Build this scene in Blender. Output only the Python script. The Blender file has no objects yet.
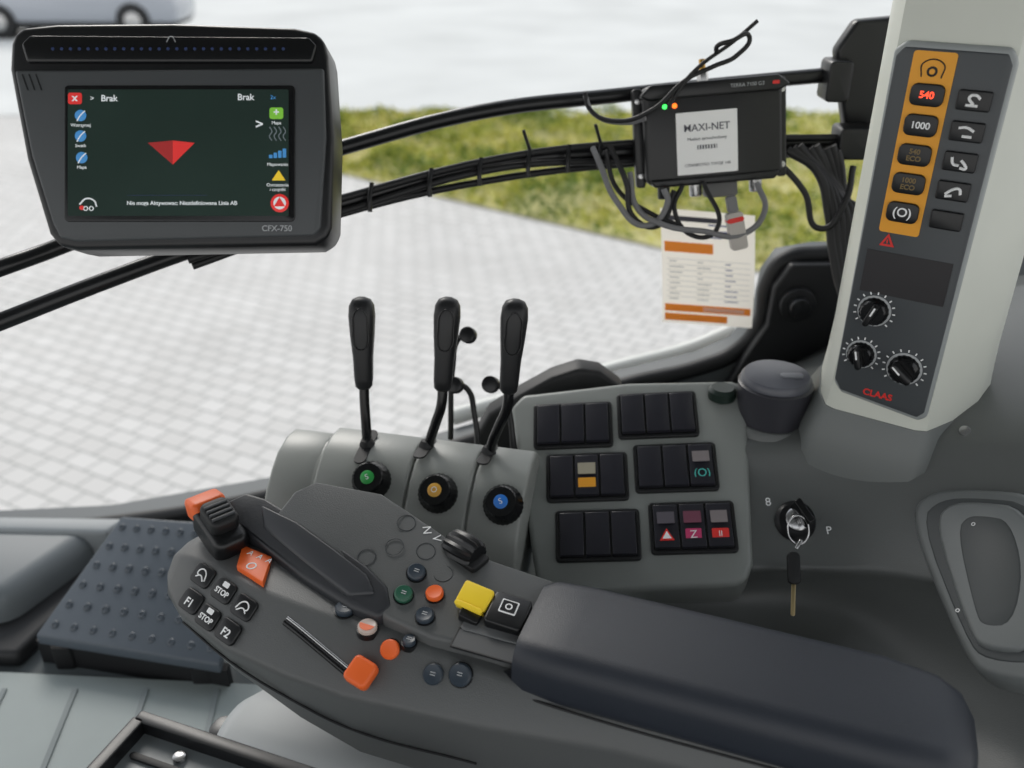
import bpy, bmesh, math, random
from mathutils import Vector as V, Matrix, noise as NZ
from mathutils.bvhtree import BVHTree
random.seed(4)
D=math.radians
col=bpy.context.scene.collection
def s2l(c): return tuple(((x/255)/12.92 if x/255<=.04045 else ((x/255+.055)/1.055)**2.4) for x in c)
MC={}
def mat(name,c,rough=.5,metal=0,noise=0,bump=0,bscale=300,nscale=20,emit=0,coat=0,spec=.5,transl=0,bdist=.001):
    if name in MC: return MC[name]
    m=bpy.data.materials.new(name);m.use_nodes=True;nt=m.node_tree;b=nt.nodes['Principled BSDF']
    c=s2l(c);b.inputs['Base Color'].default_value=(*c,1);b.inputs['Roughness'].default_value=rough;b.inputs['Metallic'].default_value=metal
    b.inputs['Specular IOR Level'].default_value=spec
    b.inputs['Coat Weight'].default_value=coat
    tc=nt.nodes.new('ShaderNodeTexCoord')
    n=nt.nodes.new('ShaderNodeTexNoise');n.inputs['Scale'].default_value=nscale;n.inputs['Detail'].default_value=4
    nt.links.new(tc.outputs['Object'],n.inputs['Vector'])
    mx=nt.nodes.new('ShaderNodeMix');mx.data_type='RGBA'
    k=noise if noise else .04
    mx.inputs[6].default_value=(*[x*(1-k) for x in c],1);mx.inputs[7].default_value=(*[min(1,x*(1+k)) for x in c],1)
    nt.links.new(n.outputs['Fac'],mx.inputs[0]);nt.links.new(mx.outputs[2],b.inputs['Base Color'])
    if emit:
        b.inputs['Emission Color'].default_value=(*c,1);b.inputs['Emission Strength'].default_value=emit
    if bump:
        n2=nt.nodes.new('ShaderNodeTexNoise');n2.inputs['Scale'].default_value=bscale;n2.inputs['Detail'].default_value=2
        nt.links.new(tc.outputs['Object'],n2.inputs['Vector'])
        bp=nt.nodes.new('ShaderNodeBump');bp.inputs['Strength'].default_value=bump;bp.inputs['Distance'].default_value=bdist
        nt.links.new(n2.outputs['Fac'],bp.inputs['Height']);nt.links.new(bp.outputs[0],b.inputs['Normal'])
    if transl:
        t=nt.nodes.new('ShaderNodeBsdfTranslucent');nt.links.new(mx.outputs[2],t.inputs[0]);ms=nt.nodes.new('ShaderNodeMixShader');ms.inputs[0].default_value=transl
        o=nt.nodes['Material Output'];nt.links.new(b.outputs[0],ms.inputs[1]);nt.links.new(t.outputs[0],ms.inputs[2]);nt.links.new(ms.outputs[0],o.inputs[0])
    MC[name]=m;return m
BODY=mat('armrest_plastic',(86,88,88),.4,bump=.25,bscale=900)
BODYL=mat('armrest_edge_plastic',(100,102,103),.42)
PADM=mat('pad_vinyl',(36,41,50),.44,bump=.5,bscale=1100,noise=.08,bdist=.0006)
CONS=mat('lever_console_plastic',(148,151,147),.36,bump=.12,bscale=800)
SIDE=mat('side_console_plastic',(94,97,96),.36,bump=.2,bscale=800)
SIDED=mat('side_console_dark_plastic',(66,70,71),.42)
PILL=mat('pillar_plastic',(212,215,205),.5)
BLK=mat('black_plastic',(18,19,21),.34)
BLKM=mat('black_matte',(20,21,23),.55)
BLKG=mat('black_gloss',(12,13,15),.2)
TUBE=mat('black_paint',(16,17,19),.3)
DG=mat('dark_grey_plastic',(58,61,64),.45)
MG=mat('bezel_grey',(74,77,79),.5)
ORG=mat('orange_plastic',(238,104,40),.45)
ORG2=mat('amber_panel',(240,166,46),.5)
YEL=mat('yellow_plastic',(248,214,50),.45)
WHT=mat('white_print',(240,241,241),.6)
GRYP=mat('grey_print',(175,178,180),.6)
METAL=mat('steel',(190,190,190),.25,metal=1)
RED=mat('red_print',(225,50,45),.5)
GRN=mat('green_plastic',(50,170,80),.4)
BLU=mat('blue_plastic',(40,120,210),.4)
AMB=mat('amber_cap',(225,170,70),.4)
CABLE=mat('cable_rubber',(22,22,24),.5)
CABG=mat('cable_grey',(118,118,120),.5)

def empty(name,M=None):
    o=bpy.data.objects.new(name,None);o.empty_display_size=.02;col.objects.link(o)
    if M is not None:o.matrix_world=M
    return o
def frame(o,X,N):
    N=V(N).normalized();X=V(X);X=(X-N*X.dot(N)).normalized();Y=N.cross(X)
    M=Matrix((X,Y,N)).transposed().to_4x4();M.translation=V(o);return M
def finish(name,bm,m,parent=None,M=None,bevel=0,seg=3,ang=50,smooth=True,bang=30,subd=0):
    bmesh.ops.recalc_face_normals(bm,faces=bm.faces)
    if bevel:
        es=[e for e in bm.edges if len(e.link_faces)==2 and e.calc_face_angle(0)>D(bang)]
        bmesh.ops.bevel(bm,geom=es,offset=bevel,segments=seg,affect='EDGES',profile=.5,clamp_overlap=True)
    me=bpy.data.meshes.new(name);bm.to_mesh(me);bm.free()
    o=bpy.data.objects.new(name,me);col.objects.link(o)
    for x in (m if isinstance(m,(list,tuple)) else [m]): me.materials.append(x)
    if smooth:
        me.shade_smooth()
        if not subd: me.set_sharp_from_angle(angle=D(ang))
    if subd:
        s=o.modifiers.new('s','SUBSURF');s.levels=subd;s.render_levels=subd
    if parent:o.parent=parent
    if M is not None:o.matrix_basis=M
    return o
def prism(name,pts,z0,z1,m,parent=None,M=None,bevel=0,seg=3,**k):
    bm=bmesh.new();n=len(pts)
    zt=z1 if isinstance(z1,(list,tuple)) else [z1]*n
    lo=[bm.verts.new((p[0],p[1],z0)) for p in pts];hi=[bm.verts.new((p[0],p[1],z)) for p,z in zip(pts,zt)]
    bm.faces.new(lo[::-1]);bm.faces.new(hi)
    for i in range(n):
        j=(i+1)%n;bm.faces.new((lo[i],lo[j],hi[j],hi[i]))
    return finish(name,bm,m,parent,M,bevel,seg,**k)
def rrect(w,h,r,n=5,cx=0,cy=0):
    r=min(r,w/2-1e-5,h/2-1e-5);out=[]
    for sx,sy,a0 in((1,1,0),(-1,1,90),(-1,-1,180),(1,-1,270)):
        for i in range(n+1):
            a=D(a0+90*i/n);out.append((cx+sx*(w/2-r)+r*math.cos(a),cy+sy*(h/2-r)+r*math.sin(a)))
    return out
def chaikin(p,k=2):
    for _ in range(k):
        q=[]
        for i in range(len(p)):
            a=p[i];b=p[(i+1)%len(p)]
            q.append(tuple(.75*x+.25*y for x,y in zip(a,b)));q.append(tuple(.25*x+.75*y for x,y in zip(a,b)))
        p=q
    return p
def T(x,y,z,rx=0,ry=0,rz=0): return Matrix.Translation((x,y,z))@Matrix.Rotation(D(rz),4,'Z')@Matrix.Rotation(D(ry),4,'Y')@Matrix.Rotation(D(rx),4,'X')
def rbox(name,w,h,t,m,parent=None,M=None,r=.003,bevel=.001,seg=2):
    return prism(name,rrect(w,h,r),-t/2,t/2,m,parent,M,bevel,seg)
def rev(name,prof,m,parent=None,M=None,n=40,ridge=0):
    bm=bmesh.new();rings=[]
    for r,z in prof:
        if r<1e-6: rings.append([bm.verts.new((0,0,z))])
        else: rings.append([bm.verts.new(((r-(ridge if i%2 else 0))*math.cos(2*math.pi*i/n),(r-(ridge if i%2 else 0))*math.sin(2*math.pi*i/n),z)) for i in range(n)])
    for a,b in zip(rings,rings[1:]):
        for i in range(n):
            j=(i+1)%n
            if len(a)==1 and len(b)==1: continue
            if len(a)==1: bm.faces.new((a[0],b[i],b[j]))
            elif len(b)==1: bm.faces.new((a[i],a[j],b[0]))
            else: bm.faces.new((a[i],a[j],b[j],b[i]))
    if len(rings[0])>1: bm.faces.new(rings[0][::-1])
    if len(rings[-1])>1: bm.faces.new(rings[-1])
    return finish(name,bm,m,parent,M,ang=40)
def disc(name,r,h,m,parent=None,M=None,b=None,n=40):
    b=min(r,h)*.25 if b is None else b
    return rev(name,[(0,0),(r,0),(r,h-b),(r-b*.3,h-b*.3),(r-b,h),(0,h)],m,parent,M,n)
def tube(name,pts,r,m,parent=None,cyc=False):
    c=bpy.data.curves.new(name,'CURVE');c.dimensions='3D';c.bevel_depth=r;c.bevel_resolution=4;c.resolution_u=10;c.use_fill_caps=True
    s=c.splines.new('BEZIER');s.bezier_points.add(len(pts)-1)
    for i,(bp,p) in enumerate(zip(s.bezier_points,pts)):
        bp.co=p;bp.handle_left_type=bp.handle_right_type='AUTO'
    s.use_cyclic_u=cyc;c.materials.append(m)
    o=bpy.data.objects.new(name,c);col.objects.link(o)
    if parent:o.parent=parent
    return o
def text(name,s,size,m,parent=None,M=None,ext=.0002,al='CENTER',off=0):
    c=bpy.data.curves.new(name,'FONT');c.body=s;c.size=size;c.align_x=al;c.align_y='CENTER';c.extrude=ext;c.offset=off;c.materials.append(m)
    o=bpy.data.objects.new(name,c);col.objects.link(o)
    if parent:o.parent=parent
    if M is not None:o.matrix_basis=M
    return o
def loft(name,secs,m,parent=None,bevel=0,seg=3,**k):
    bm=bmesh.new();rs=[[bm.verts.new(p) for p in s] for s in secs];n=len(secs[0])
    bm.faces.new(rs[0]);bm.faces.new(rs[-1][::-1])
    for a,b in zip(rs,rs[1:]):
        for i in range(n):
            j=(i+1)%n;bm.faces.new((a[i],b[i],b[j],a[j]))
    return finish(name,bm,m,parent,None,bevel,seg,**k)

# ------------------------------------------------------------------ outside
def ground_mat():
    m=bpy.data.materials.new('concrete_pavers');m.use_nodes=True;nt=m.node_tree;b=nt.nodes['Principled BSDF'];b.inputs['Roughness'].default_value=.85
    tc=nt.nodes.new('ShaderNodeTexCoord');mp=nt.nodes.new('ShaderNodeMapping');mp.inputs['Rotation'].default_value=(0,0,D(28))
    br=nt.nodes.new('ShaderNodeTexBrick');br.inputs['Scale'].default_value=1;br.inputs['Brick Width'].default_value=.17;br.inputs['Row Height'].default_value=.125
    br.inputs['Mortar Size'].default_value=.007;br.inputs['Mortar Smooth'].default_value=.3
    br.inputs['Color1'].default_value=(.70,.68,.65,1);br.inputs['Color2'].default_value=(.63,.61,.58,1);br.inputs['Mortar'].default_value=(.36,.36,.34,1)
    nt.links.new(tc.outputs['Object'],mp.inputs[0]);nt.links.new(mp.outputs[0],br.inputs[0])
    n=nt.nodes.new('ShaderNodeTexNoise');n.inputs['Scale'].default_value=.8;nt.links.new(tc.outputs['Object'],n.inputs[0])
    mx=nt.nodes.new('ShaderNodeMix');mx.data_type='RGBA';mx.blend_type='MULTIPLY';mx.inputs[0].default_value=.2
    nt.links.new(br.outputs[0],mx.inputs[6]);nt.links.new(n.outputs['Fac'],mx.inputs[7]);nt.links.new(mx.outputs[2],b.inputs[0]);return m
def quad(name,pts,m,parent=None):
    bm=bmesh.new();bm.faces.new([bm.verts.new(p) for p in pts]);return finish(name,bm,m,parent,smooth=False)
quad('paved_ground',[(-40,-10,-1.2),(40,-10,-1.2),(40,60,-1.2),(-40,60,-1.2)],ground_mat())
far=mat('asphalt_pale',(205,206,203),.9,noise=.2,nscale=.5)
quad('concrete_yard',[(-40,12.6,-1.19),(40,12.6,-1.19),(40,60,-1.19),(-40,60,-1.19)],far)
soil=mat('grass_soil',(190,184,126),.95,noise=.3,nscale=3)
nearl=lambda x:9.6-.777*(x+1.82)
quad('grass_verge',[(-5.7,12.6,-1.18),(-5.6,nearl(-5.6)-.05,-1.18),(6.5,nearl(6.5),-1.18),(9,12.6,-1.18)],soil)
bm=bmesh.new()
for i in range(60000):
    x=random.uniform(-5.6,8);y0=nearl(x)
    y=random.uniform(max(y0,2.5),12.5)
    if y<y0: continue
    nz=NZ.noise(V((x*.9,y*.9,3)));n2=NZ.noise(V((x*2.0,y*2.0,9)))
    e=min(1,(y-y0)/.5,(12.6-y)/.5)
    md=max(0,.16+.22*n2+.10*nz)*e
    if md<.03 and random.random()<.6: continue
    zb=-1.19+md*random.random()**.4
    s=random.uniform(.025,.06);a=V((random.uniform(-1,1),random.uniform(-1,1),random.uniform(-.3,1))).normalized();b=a.cross(V((random.uniform(-1,1),random.uniform(-1,1),.2))).normalized()
    p=V((x,y,zb))
    f=bm.faces.new([bm.verts.new(p-b*s*.4),bm.verts.new(p+a*s*.5+b*s*.3),bm.verts.new(p+a*s*1.4),bm.verts.new(p+a*s*.5-b*s*.5)])
    q=n2*.8+nz*.5+random.uniform(-.35,.35);f.material_index=0 if q>.30 else(1 if q>-.02 else(2 if q>-.28 else 3))
finish('low_conifer_hedge',bm,[mat('leaf_green',(92,116,40),.7),mat('leaf_lime',(160,166,66),.7),mat('leaf_yellow',(200,196,96),.7),mat('leaf_straw',(226,218,156),.7)],smooth=False)
car=empty('parked_car',T(-9.6,21.5,-1.2,0,0,4))
SILV=mat('car_paint_silver',(165,170,178),.25,metal=.3,coat=.5)
prof=[(-2.3,.35),(-2.35,.7),(-2.2,.95),(-1.2,1.05),(-.5,1.45),(.9,1.48),(1.7,1.1),(2.25,1.0),(2.35,.6),(2.3,.3)]
prism('body',prof,-.85,.85,SILV,car,T(0,0,0,90,0,0),bevel=.06)
prism('lower_sill',[(-2.25,.22),(-2.3,.38),(2.3,.34),(2.2,.2)],-.83,.83,BLKM,car,T(0,0,0,90,0,0))
GL=mat('car_window_glass',(40,46,52),.1)
prism('side_windows',[(-1.0,1.05),(-.42,1.38),(.85,1.4),(1.45,1.08)],-.865,.865,GL,car,T(0,0,0,90,0,0))
for i,(x,y) in enumerate([(-1.4,-.8),(1.4,-.8),(-1.4,.8),(1.4,.8)]):
    disc('tyre_%d'%i,.36,.2,BLKM,car,T(x,y+.1,.36,90),b=.04);disc('rim_%d'%i,.2,.22,METAL,car,T(x,y+.11,.36,90))

# ------------------------------------------------------------------ cab shell
fl=mat('floor_rubber',(86,93,95),.7,noise=.08)
prism('floor',[(-1.7,-.8),(1.3,-.8),(1.3,1.24),(-1.7,1.24)],.30,.36,fl)
prism('light_blocking_roof',[(-1.5,-.7),(1.2,-.7),(1.2,1.28),(-1.5,1.28)],1.85,1.90,mat('blocking_roof_grey',(135,137,137),.9))  # cab roof out of view, added to cut the light from above
mt=empty('floor_mat')
prism('mat_slab',[(-1.3,.3),(-.28,.3),(-.34,.93),(-1.3,.99)],.36,.372,mat('mat_rubber',(142,151,150),.6,bump=.2),mt,bevel=.003)
for i in range(10):
    x=-1.25+i*.1
    prism('rib_%d'%i,[(x,.32),(x+.007,.32),(x-.07+.007,.92),(x-.07,.92)],.372,.3745,mat('mat_rib',(116,124,125),.6),mt)
FR=[(-1.7,.36),(-.705,.417),(-.35,.49),(-.02,.60),(.17,.684),(.292,.718),(.345,.745),(.375,.79),(.380,.86),(.398,.892),(.45,.902),(.75,.91),(1.3,.93)]
wall=mat('wall_plastic',(90,95,97),.55)
prism('wall_front',FR+[(1.3,.2),(-1.7,.2)],-.03,.03,wall,None,T(0,1.27,0,90))
tr=empty('window_1')
tube('seal',[(x,1.245,z) for x,z in FR],.013,BLKM,tr)
tube('outer_sill',[(-.1,1.32,.585),(.17,1.32,.675),(.292,1.32,.712),(.36,1.32,.745)],.015,mat('sill_paint',(215,217,213),.4),tr)
blk=empty('door_frame_cover')
prism('cover_plate',[(.33,.70),(.352,.75),(.378,.80),(.380,.86),(.40,.896),(.60,.90),(.60,.66),(.33,.66)],-.01,.01,BLKM,blk,T(0,1.225,0,90),bevel=.004)
disc('latch_base',.026,.012,BLKM,blk,T(.415,1.215,.838,90));disc('latch_knob',.015,.024,BLK,blk,T(.415,1.215,.838,90))
ft=empty('footrest_plate')
FM=mat('footrest_metal',(78,86,94),.42,bump=.3)
P4=[V((-.689,.977,.42)),V((-.405,.919,.42)),V((-.395,1.10,.523)),V((-.600,1.125,.523))]
bm=bmesh.new();a=[bm.verts.new(p) for p in P4];b=[bm.verts.new((p.x,p.y,p.z-.018)) for p in P4]
bm.faces.new(a);bm.faces.new(b[::-1])
for i in range(4):bm.faces.new((a[i],b[i],b[(i+1)%4],a[(i+1)%4]))
finish('plate',bm,FM,ft,bevel=.004)
nn=(P4[1]-P4[0]).cross(P4[3]-P4[0]).normalized()
for i in range(9):
    for j in range(6):
        s=(i+.6)/9.2;t=(j+.6)/6.2
        p=P4[0].lerp(P4[1],s).lerp(P4[3].lerp(P4[2],s),t)
        rev('stud_%d_%d'%(i,j),[(0,0),(.0062,0),(.005,.0012),(.0035,.0014),(.0025,.0004),(0,.0004)],mat('stud_metal',(66,74,82),.42),ft,frame(p,(1,0,0),nn),n=14)
for i,(x,y,z) in enumerate([(-.655,.985,.40),(-.44,.945,.40),(-.43,1.08,.49),(-.58,1.1,.49)]): prism('leg_%d'%i,rrect(.03,.03,.005,3,x,y),.36,z,BLKM,ft)
prism('skirt',[(-.695,.985),(-.40,.925),(-.40,.94),(-.695,1.0)],.36,.402,BLKM,ft)
bx=empty('heater_duct')
prism('duct_body',[(-1.3,1.05),(-.76,1.03),(-.68,1.2),(-1.3,1.22)],.36,.445,mat('duct_grey',(104,110,113),.5),bx,bevel=.03,seg=4)
prism('duct_foot',[(-1.32,.99),(-.72,.97),(-.66,1.2),(-1.32,1.22)],.36,.39,BLKM,bx,bevel=.01)
prism('duct_edge',[(-1.3,1.205),(-.66,1.18),(-.64,1.22),(-1.3,1.235)],.36,.45,mat('duct_edge_grey',(140,145,147),.5),bx,bevel=.008)

# ------------------------------------------------------------------ rails
rl=empty('handrail_assembly')
r1=[(-.604,.885,.992),(-.552,.915,1.005),(-.513,.953,1.012),(-.376,1.031,1.052),(-.210,1.107,1.088),(-.04,1.148,1.123),(.138,1.189,1.136),(.355,1.199,1.155),(.50,1.204,1.166)]
r2=[(-.591,.84,.949),(-.54,.87,.962),(-.449,.917,.987),(-.365,.972,1.005),(-.205,1.06,1.034),(-.0155,1.13,1.064),(.16,1.17,1.070),(.46,1.177,1.082)]
tube('upper_rail',[(-.75,.78,.94)]+r1,.0095,TUBE,rl)
tube('lower_rail',[(-.74,.73,.90)]+r2,.0095,TUBE,rl)
for k,(oy,oz) in enumerate([(-.012,.010),(-.014,-.006),(-.004,-.016)]):
    pts=[(p[0],p[1]+oy+.003*math.sin(i*2+k),p[2]+oz+.004*math.cos(i*2.3+k*2)) for i,p in enumerate(r2[3:])]
    tube('bundle_cable_%d'%k,pts,.0045,CABLE,rl)
for k,t in enumerate([(-.17,1.075,1.040),(-.10,1.10,1.051),(-.04,1.12,1.059),(.02,1.137,1.066),(.07,1.150,1.068),(.11,1.157,1.069)]):
    tube('cable_tie_%d'%k,[(t[0],t[1]-.026,t[2]-.014),(t[0],t[1]-.024,t[2]),(t[0]+.002,t[1]-.01,t[2]+.016)],.0028,BLK,rl)
    if k in(3,5): tube('cable_tie_end_%d'%k,[(t[0]+.002,t[1]-.01,t[2]+.016),(t[0]-.006,t[1]-.014,t[2]+.04)],.0022,BLK,rl)
prism('end_bracket',[(.405,1.19),(.425,1.225),(.60,1.24),(.60,1.06),(.44,1.07),(.425,1.12)],-.012,.012,BLK,rl,T(0,1.20,0,90),bevel=.006)
prism('clamp_upper',rrect(.03,.05,.006,4,.41,1.155),-.02,.02,BLK,rl,T(0,1.19,0,90),bevel=.003)
prism('clamp_lower',rrect(.05,.04,.006,4,.44,1.082),-.02,.02,BLK,rl,T(0,1.17,0,90),bevel=.003)
hb=empty('cable_harness')
for k in range(10):
    o=k*.007
    tube('harness_cable_%d'%k,[(.350+o,1.15,1.075+.003*(k%3)),(.388+o,1.14,1.052-o*.9),(.406+o*1.1,1.12,1.0),(.414+o,1.11,.96),(.43+o,1.08,.90),(.45+o,1.02,.86)],.006,CABLE,hb)
tube('harness_loop',[(.33,1.14,1.07),(.37,1.12,1.03),(.395,1.11,.985),(.42,1.11,1.02),(.43,1.13,1.06)],.004,CABLE,hb)

# ------------------------------------------------------------------ monitor
mo=empty('guidance_monitor',T(-.3000,.8082,1.1659,62))
S=.001
out=[(-144,84),(-141,93),(-133,99),(-103,102),(0,103),(108,99),(126,95),(134,87),(137,74),(139,44),(142,0),(140,-78),(136,-88),(126,-94),(-85,-98),(-101,-95),(-110,-84),(-130,-18),(-141,40),(-145,62)]
prism('shell',[(x*S,y*S) for x,y in out],-.045,.004,BLK,mo,bevel=.006)
bz=[(-139,60),(134,62),(136,0),(131,-80),(125,-86),(-84,-91),(-99,-88),(-105,-76),(-124,-15)]
prism('bezel',[(x*S,y*S) for x,y in bz],0,.007,MG,mo,bevel=.003)
prism('top_lightbar',[(-.133,.083),(-.125,.091),(.121,.089),(.128,.082),(.124,.066),(-.128,.066)],0,.008,BLKG,mo,bevel=.003)
for i in range(27):
    disc('led_%d'%i,.0014,.001,mat('led_dim',(50,66,110),.3),mo,T(-.104+i*.0078,.078,.0078),n=10)
tube('logo_peak',[(-.004,.084,.0082),(0,.089,.0082),(.004,.084,.0082)],.0004,GRYP,mo)
prism('screen_surround',rrect(.203,.120,.004,4,.0075,-.014),.005,.0085,BLKG,mo,bevel=.001)
SCR=mat('screen_dark',(30,44,39),.3,noise=.6,nscale=8,emit=.4,spec=.4)
prism('screen_panel',rrect(.194,.111,.001,2,.0065,-.0135),.008,.009,SCR,mo)
W2=mat('screen_white',(215,220,222),.5,emit=.35);R2=mat('screen_red',(215,50,48),.5,emit=.35);R3=mat('screen_red_dark',(160,40,40),.5,emit=.3);B2=mat('screen_blue',(70,140,200),.5,emit=.3)
G2=mat('screen_green',(120,185,60),.5,emit=.35);Y2=mat('screen_yellow',(235,200,50),.5,emit=.3)
Z=.0092
sm=bpy.data.objects.new('screen_graphics',None);col.objects.link(sm);sm.parent=mo;sm.matrix_basis=T(.002,0,0)
prism('arrow_left',[(-.022,-.005),(0,-.003),(0,-.024)],Z-.0003,Z+.0003,R3,sm)
prism('arrow_right',[(0,-.003),(.019,-.005),(0,-.024)],Z-.0003,Z+.0003,R2,sm)
tube('status_rule',[(-.04,-.051,Z),(.03,-.051,Z)],.0002,MC['led_dim'],sm)
text('status_text','Nie moga Aktywowac: Niezdefiniowana Linia AB',.0049,W2,sm,T(.008,-.058,Z),off=.00006)
text('title_left','Brak',.0078,W2,sm,T(-.056,.034,Z),off=.0001);text('title_right','Brak',.0078,W2,sm,T(.064,.035,Z),off=.0001)
text('title_unit','2x',.005,B2,sm,T(.088,.035,Z))
text('menu_chevron','>',.012,W2,sm,T(.076,.011,Z),off=.0002);text('title_chevron','>',.006,W2,sm,T(-.071,.034,Z))
SG=mat('screen_grey',(110,120,125),.5,emit=.2)
def icon(n,x,y,m,lab=None,rnd=False):
    if rnd: disc(n,.005,.0006,m,sm,T(x,y,Z),n=20);tube(n+'_stroke',[(x-.003,y-.005,Z+.0006),(x,y,Z+.0006),(x+.004,y+.004,Z+.0006)],.0005,W2,sm)
    else:
        rbox(n,.012,.010,.0006,m,sm,T(x,y,Z),r=.002,bevel=0)
        text(n+'_glyph','x' if m is R2 else '+',.009,W2,sm,T(x,y+.0005,Z+.0004),off=.0002)
    if lab: text(n+'_label',lab,.0040,W2,sm,T(x,y-.0085,Z))
icon('icon_close',-.086,.034,R2)
icon('icon_field',-.081,.019,B2,'Wstrzymaj',True);icon('icon_disc',-.081,.001,B2,'Swath',True);icon('icon_tool',-.080,-.018,B2,'Mapa',True)
icon('icon_map',.091,.021,G2,'Mapa')
for i in range(4): tube('icon_wave_%d'%i,[(.085+i*.004,.009,Z),(.087+i*.004,.005,Z),(.085+i*.004,.001,Z),(.087+i*.004,-.003,Z)],.0005,SG,sm)
for i in range(4): prism('icon_sig_%d'%i,rrect(.003,.003+.0016*i,.0003,2,.086+i*.004,-.017+.001*i),Z-.0003,Z+.0003,B2,sm)
text('icon_sig_label','Mapowanie',.004,W2,sm,T(.092,-.024,Z))
prism('icon_warn',[(.087,-.038),(.099,-.038),(.093,-.029)],Z-.0003,Z+.0003,Y2,sm);text('warn_label','Ostrzezenia\ni czujniki',.004,W2,sm,T(.092,-.044,Z))
disc('icon_wheel',.008,.0006,R2,sm,T(.094,-.058,Z));disc('icon_wheel_in',.0055,.0008,W2,sm,T(.094,-.058,Z));prism('icon_wheel_tri',[(.089,-.061),(.099,-.061),(.094,-.053)],Z,Z+.0012,R2,sm)
tube('icon_tractor_body',[(-.082,-.059,Z),(-.076,-.054,Z),(-.069,-.056,Z),(-.067,-.061,Z)],.0007,W2,sm);text('icon_tractor_glyph','oo',.009,W2,sm,T(-.074,-.062,Z+.0003));disc('icon_tractor_red',.002,.0006,R2,sm,T(-.080,-.062,Z),n=12)
text('model_text','CFX-750',.0072,GRYP,mo,T(.093,-.080,.0075),off=.0001)
for i in range(3): prism('emboss_%d'%i,[(-.132+i*.006,.056),(-.131+i*.006,.056),(-.126+i*.006,.042),(-.127+i*.006,.042)],.0065,.0076,BLKM,mo)
disc('ball_mount',.022,.05,BLKM,mo,T(0,-.0,-.09));tube('mount_arm',[(0,0,-.08),(.005,-.02,-.13),(.01,-.035,-.20)],.012,BLKM,mo)

# ------------------------------------------------------------------ receiver box
rb=empty('telematics_receiver',frame((.246,1.116,1.104),(.192,.008,.015),(-.03,-.975,.21)))
prism('housing',rrect(.168,.118,.01,5,0,.002),-.04,.002,BLK,rb,bevel=.005)
prism('housing_top',[(-.088,.050),(-.075,.062),(.078,.062),(.092,.050),(.080,.044),(-.078,.044)],-.04,.010,BLK,rb,bevel=.003)
prism('housing_foot',[(-.080,-.050),(.080,-.050),(.074,-.060),(-.074,-.060)],-.04,.006,BLK,rb,bevel=.003)
for sx in(-1,1):
    prism('flange_%d'%(sx+1),rrect(.012,.12,.004,4,sx*.088,0),-.042,-.02,BLK,rb,bevel=.002)
    rbox('rail_clip_%d'%(sx+1),.016,.03,.05,BLK,rb,T(sx*.06,.035,-.06),r=.003)
    for y in(-.045,.045): disc('screw_%d_%d'%(sx+1,y>0),.004,.003,METAL,rb,T(sx*.088,y,-.02),n=16)
prism('label',rrect(.074,.074,.001,2,-.008,-.010),.0015,.0026,mat('label_white',(255,255,253),.6),rb)
INK=mat('label_ink',(70,70,82),.5)
text('label_brand','MAXI-NET',.0122,INK,rb,T(-.008,.008,.0028),off=.00005)
text('label_sub','Modem samochodowy',.0052,INK,rb,T(-.008,-.005,.0028))
rbox('barcode',.024,.005,.0004,INK,rb,T(-.008,-.015,.0028),r=.0005,bevel=0)
for i in range(7): rbox('barcode_gap_%d'%i,.0013,.005,.0004,MC['label_white'],rb,T(-.018+i*.0034,-.015,.0030),r=.0003,bevel=0)
text('label_foot','CONNECTED: TWOJE 148',.0048,INK,rb,T(-.008,-.036,.0028))
disc('led_green',.003,.002,mat('led_green',(60,230,90),.3,emit=2),rb,T(-.058,.036,.002),n=12);disc('led_amber',.003,.002,mat('led_amber',(250,110,30),.3,emit=2),rb,T(-.046,.036,.002),n=12)
text('top_print','TERRA 7100 G3',.006,GRYP,rb,T(.040,.053,.0105));rbox('red_badge',.008,.004,.0006,RED,rb,T(.074,.053,.0105),r=.001,bevel=0)
for i,x in enumerate((-.06,-.02,.02,.055)): disc('connector_%d'%i,.008,.02,METAL if i%2 else BLK,rb,T(x,-.056,-.02,90),n=16)
rbox('dsub_plug',.04,.02,.022,mat('plug_grey',(110,110,110),.5),rb,T(.01,-.068,-.018),r=.004)
disc('antenna_nut',.007,.014,METAL,rb,T(-.008,.062,-.018,-90),n=6);disc('antenna_stub',.004,.026,mat('brass',(190,150,80),.3,metal=1),rb,T(-.008,.062,-.018,-90),n=16)
cb=empty('receiver_cables')
tube('antenna_cable',[(.239,1.11,1.198),(.238,1.105,1.206),(.252,1.10,1.212),(.275,1.11,1.216),(.262,1.105,1.196),(.235,1.102,1.184),(.205,1.10,1.170),(.165,1.095,1.135),(.125,1.11,1.12),(.095,1.13,1.13),(.089,1.137,1.148)],.0028,CABLE,cb)
tube('antenna_cable_grey',[(.285,1.12,1.232),(.262,1.118,1.212),(.21,1.10,1.176),(.185,1.095,1.14)],.0024,CABLE,cb)
tube('loop_cable',[(.089,1.137,1.145),(.10,1.128,1.125),(.14,1.11,1.118),(.16,1.10,1.125)],.003,CABG,cb)
tube('lower_cable_a',[(.10,1.12,1.085),(.108,1.097,1.070),(.128,1.08,1.03),(.165,1.07,1.002),(.19,1.075,1.03),(.185,1.08,1.045)],.0036,CABG,cb)
tube('lower_cable_b',[(.145,1.10,1.06),(.155,1.08,1.02),(.187,1.062,1.005),(.235,1.06,.998),(.279,1.057,.994),(.309,1.071,1.021),(.30,1.09,1.05)],.0036,CABG,cb)
tube('lower_cable_c',[(.21,1.095,1.045),(.20,1.08,1.02),(.225,1.065,.99),(.25,1.06,1.0),(.235,1.09,1.05)],.003,CABLE,cb)
tube('lower_cable_d',[(.115,1.11,1.085),(.13,1.10,1.04),(.17,1.08,1.015),(.21,1.07,1.0)],.003,CABLE,cb)
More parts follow.
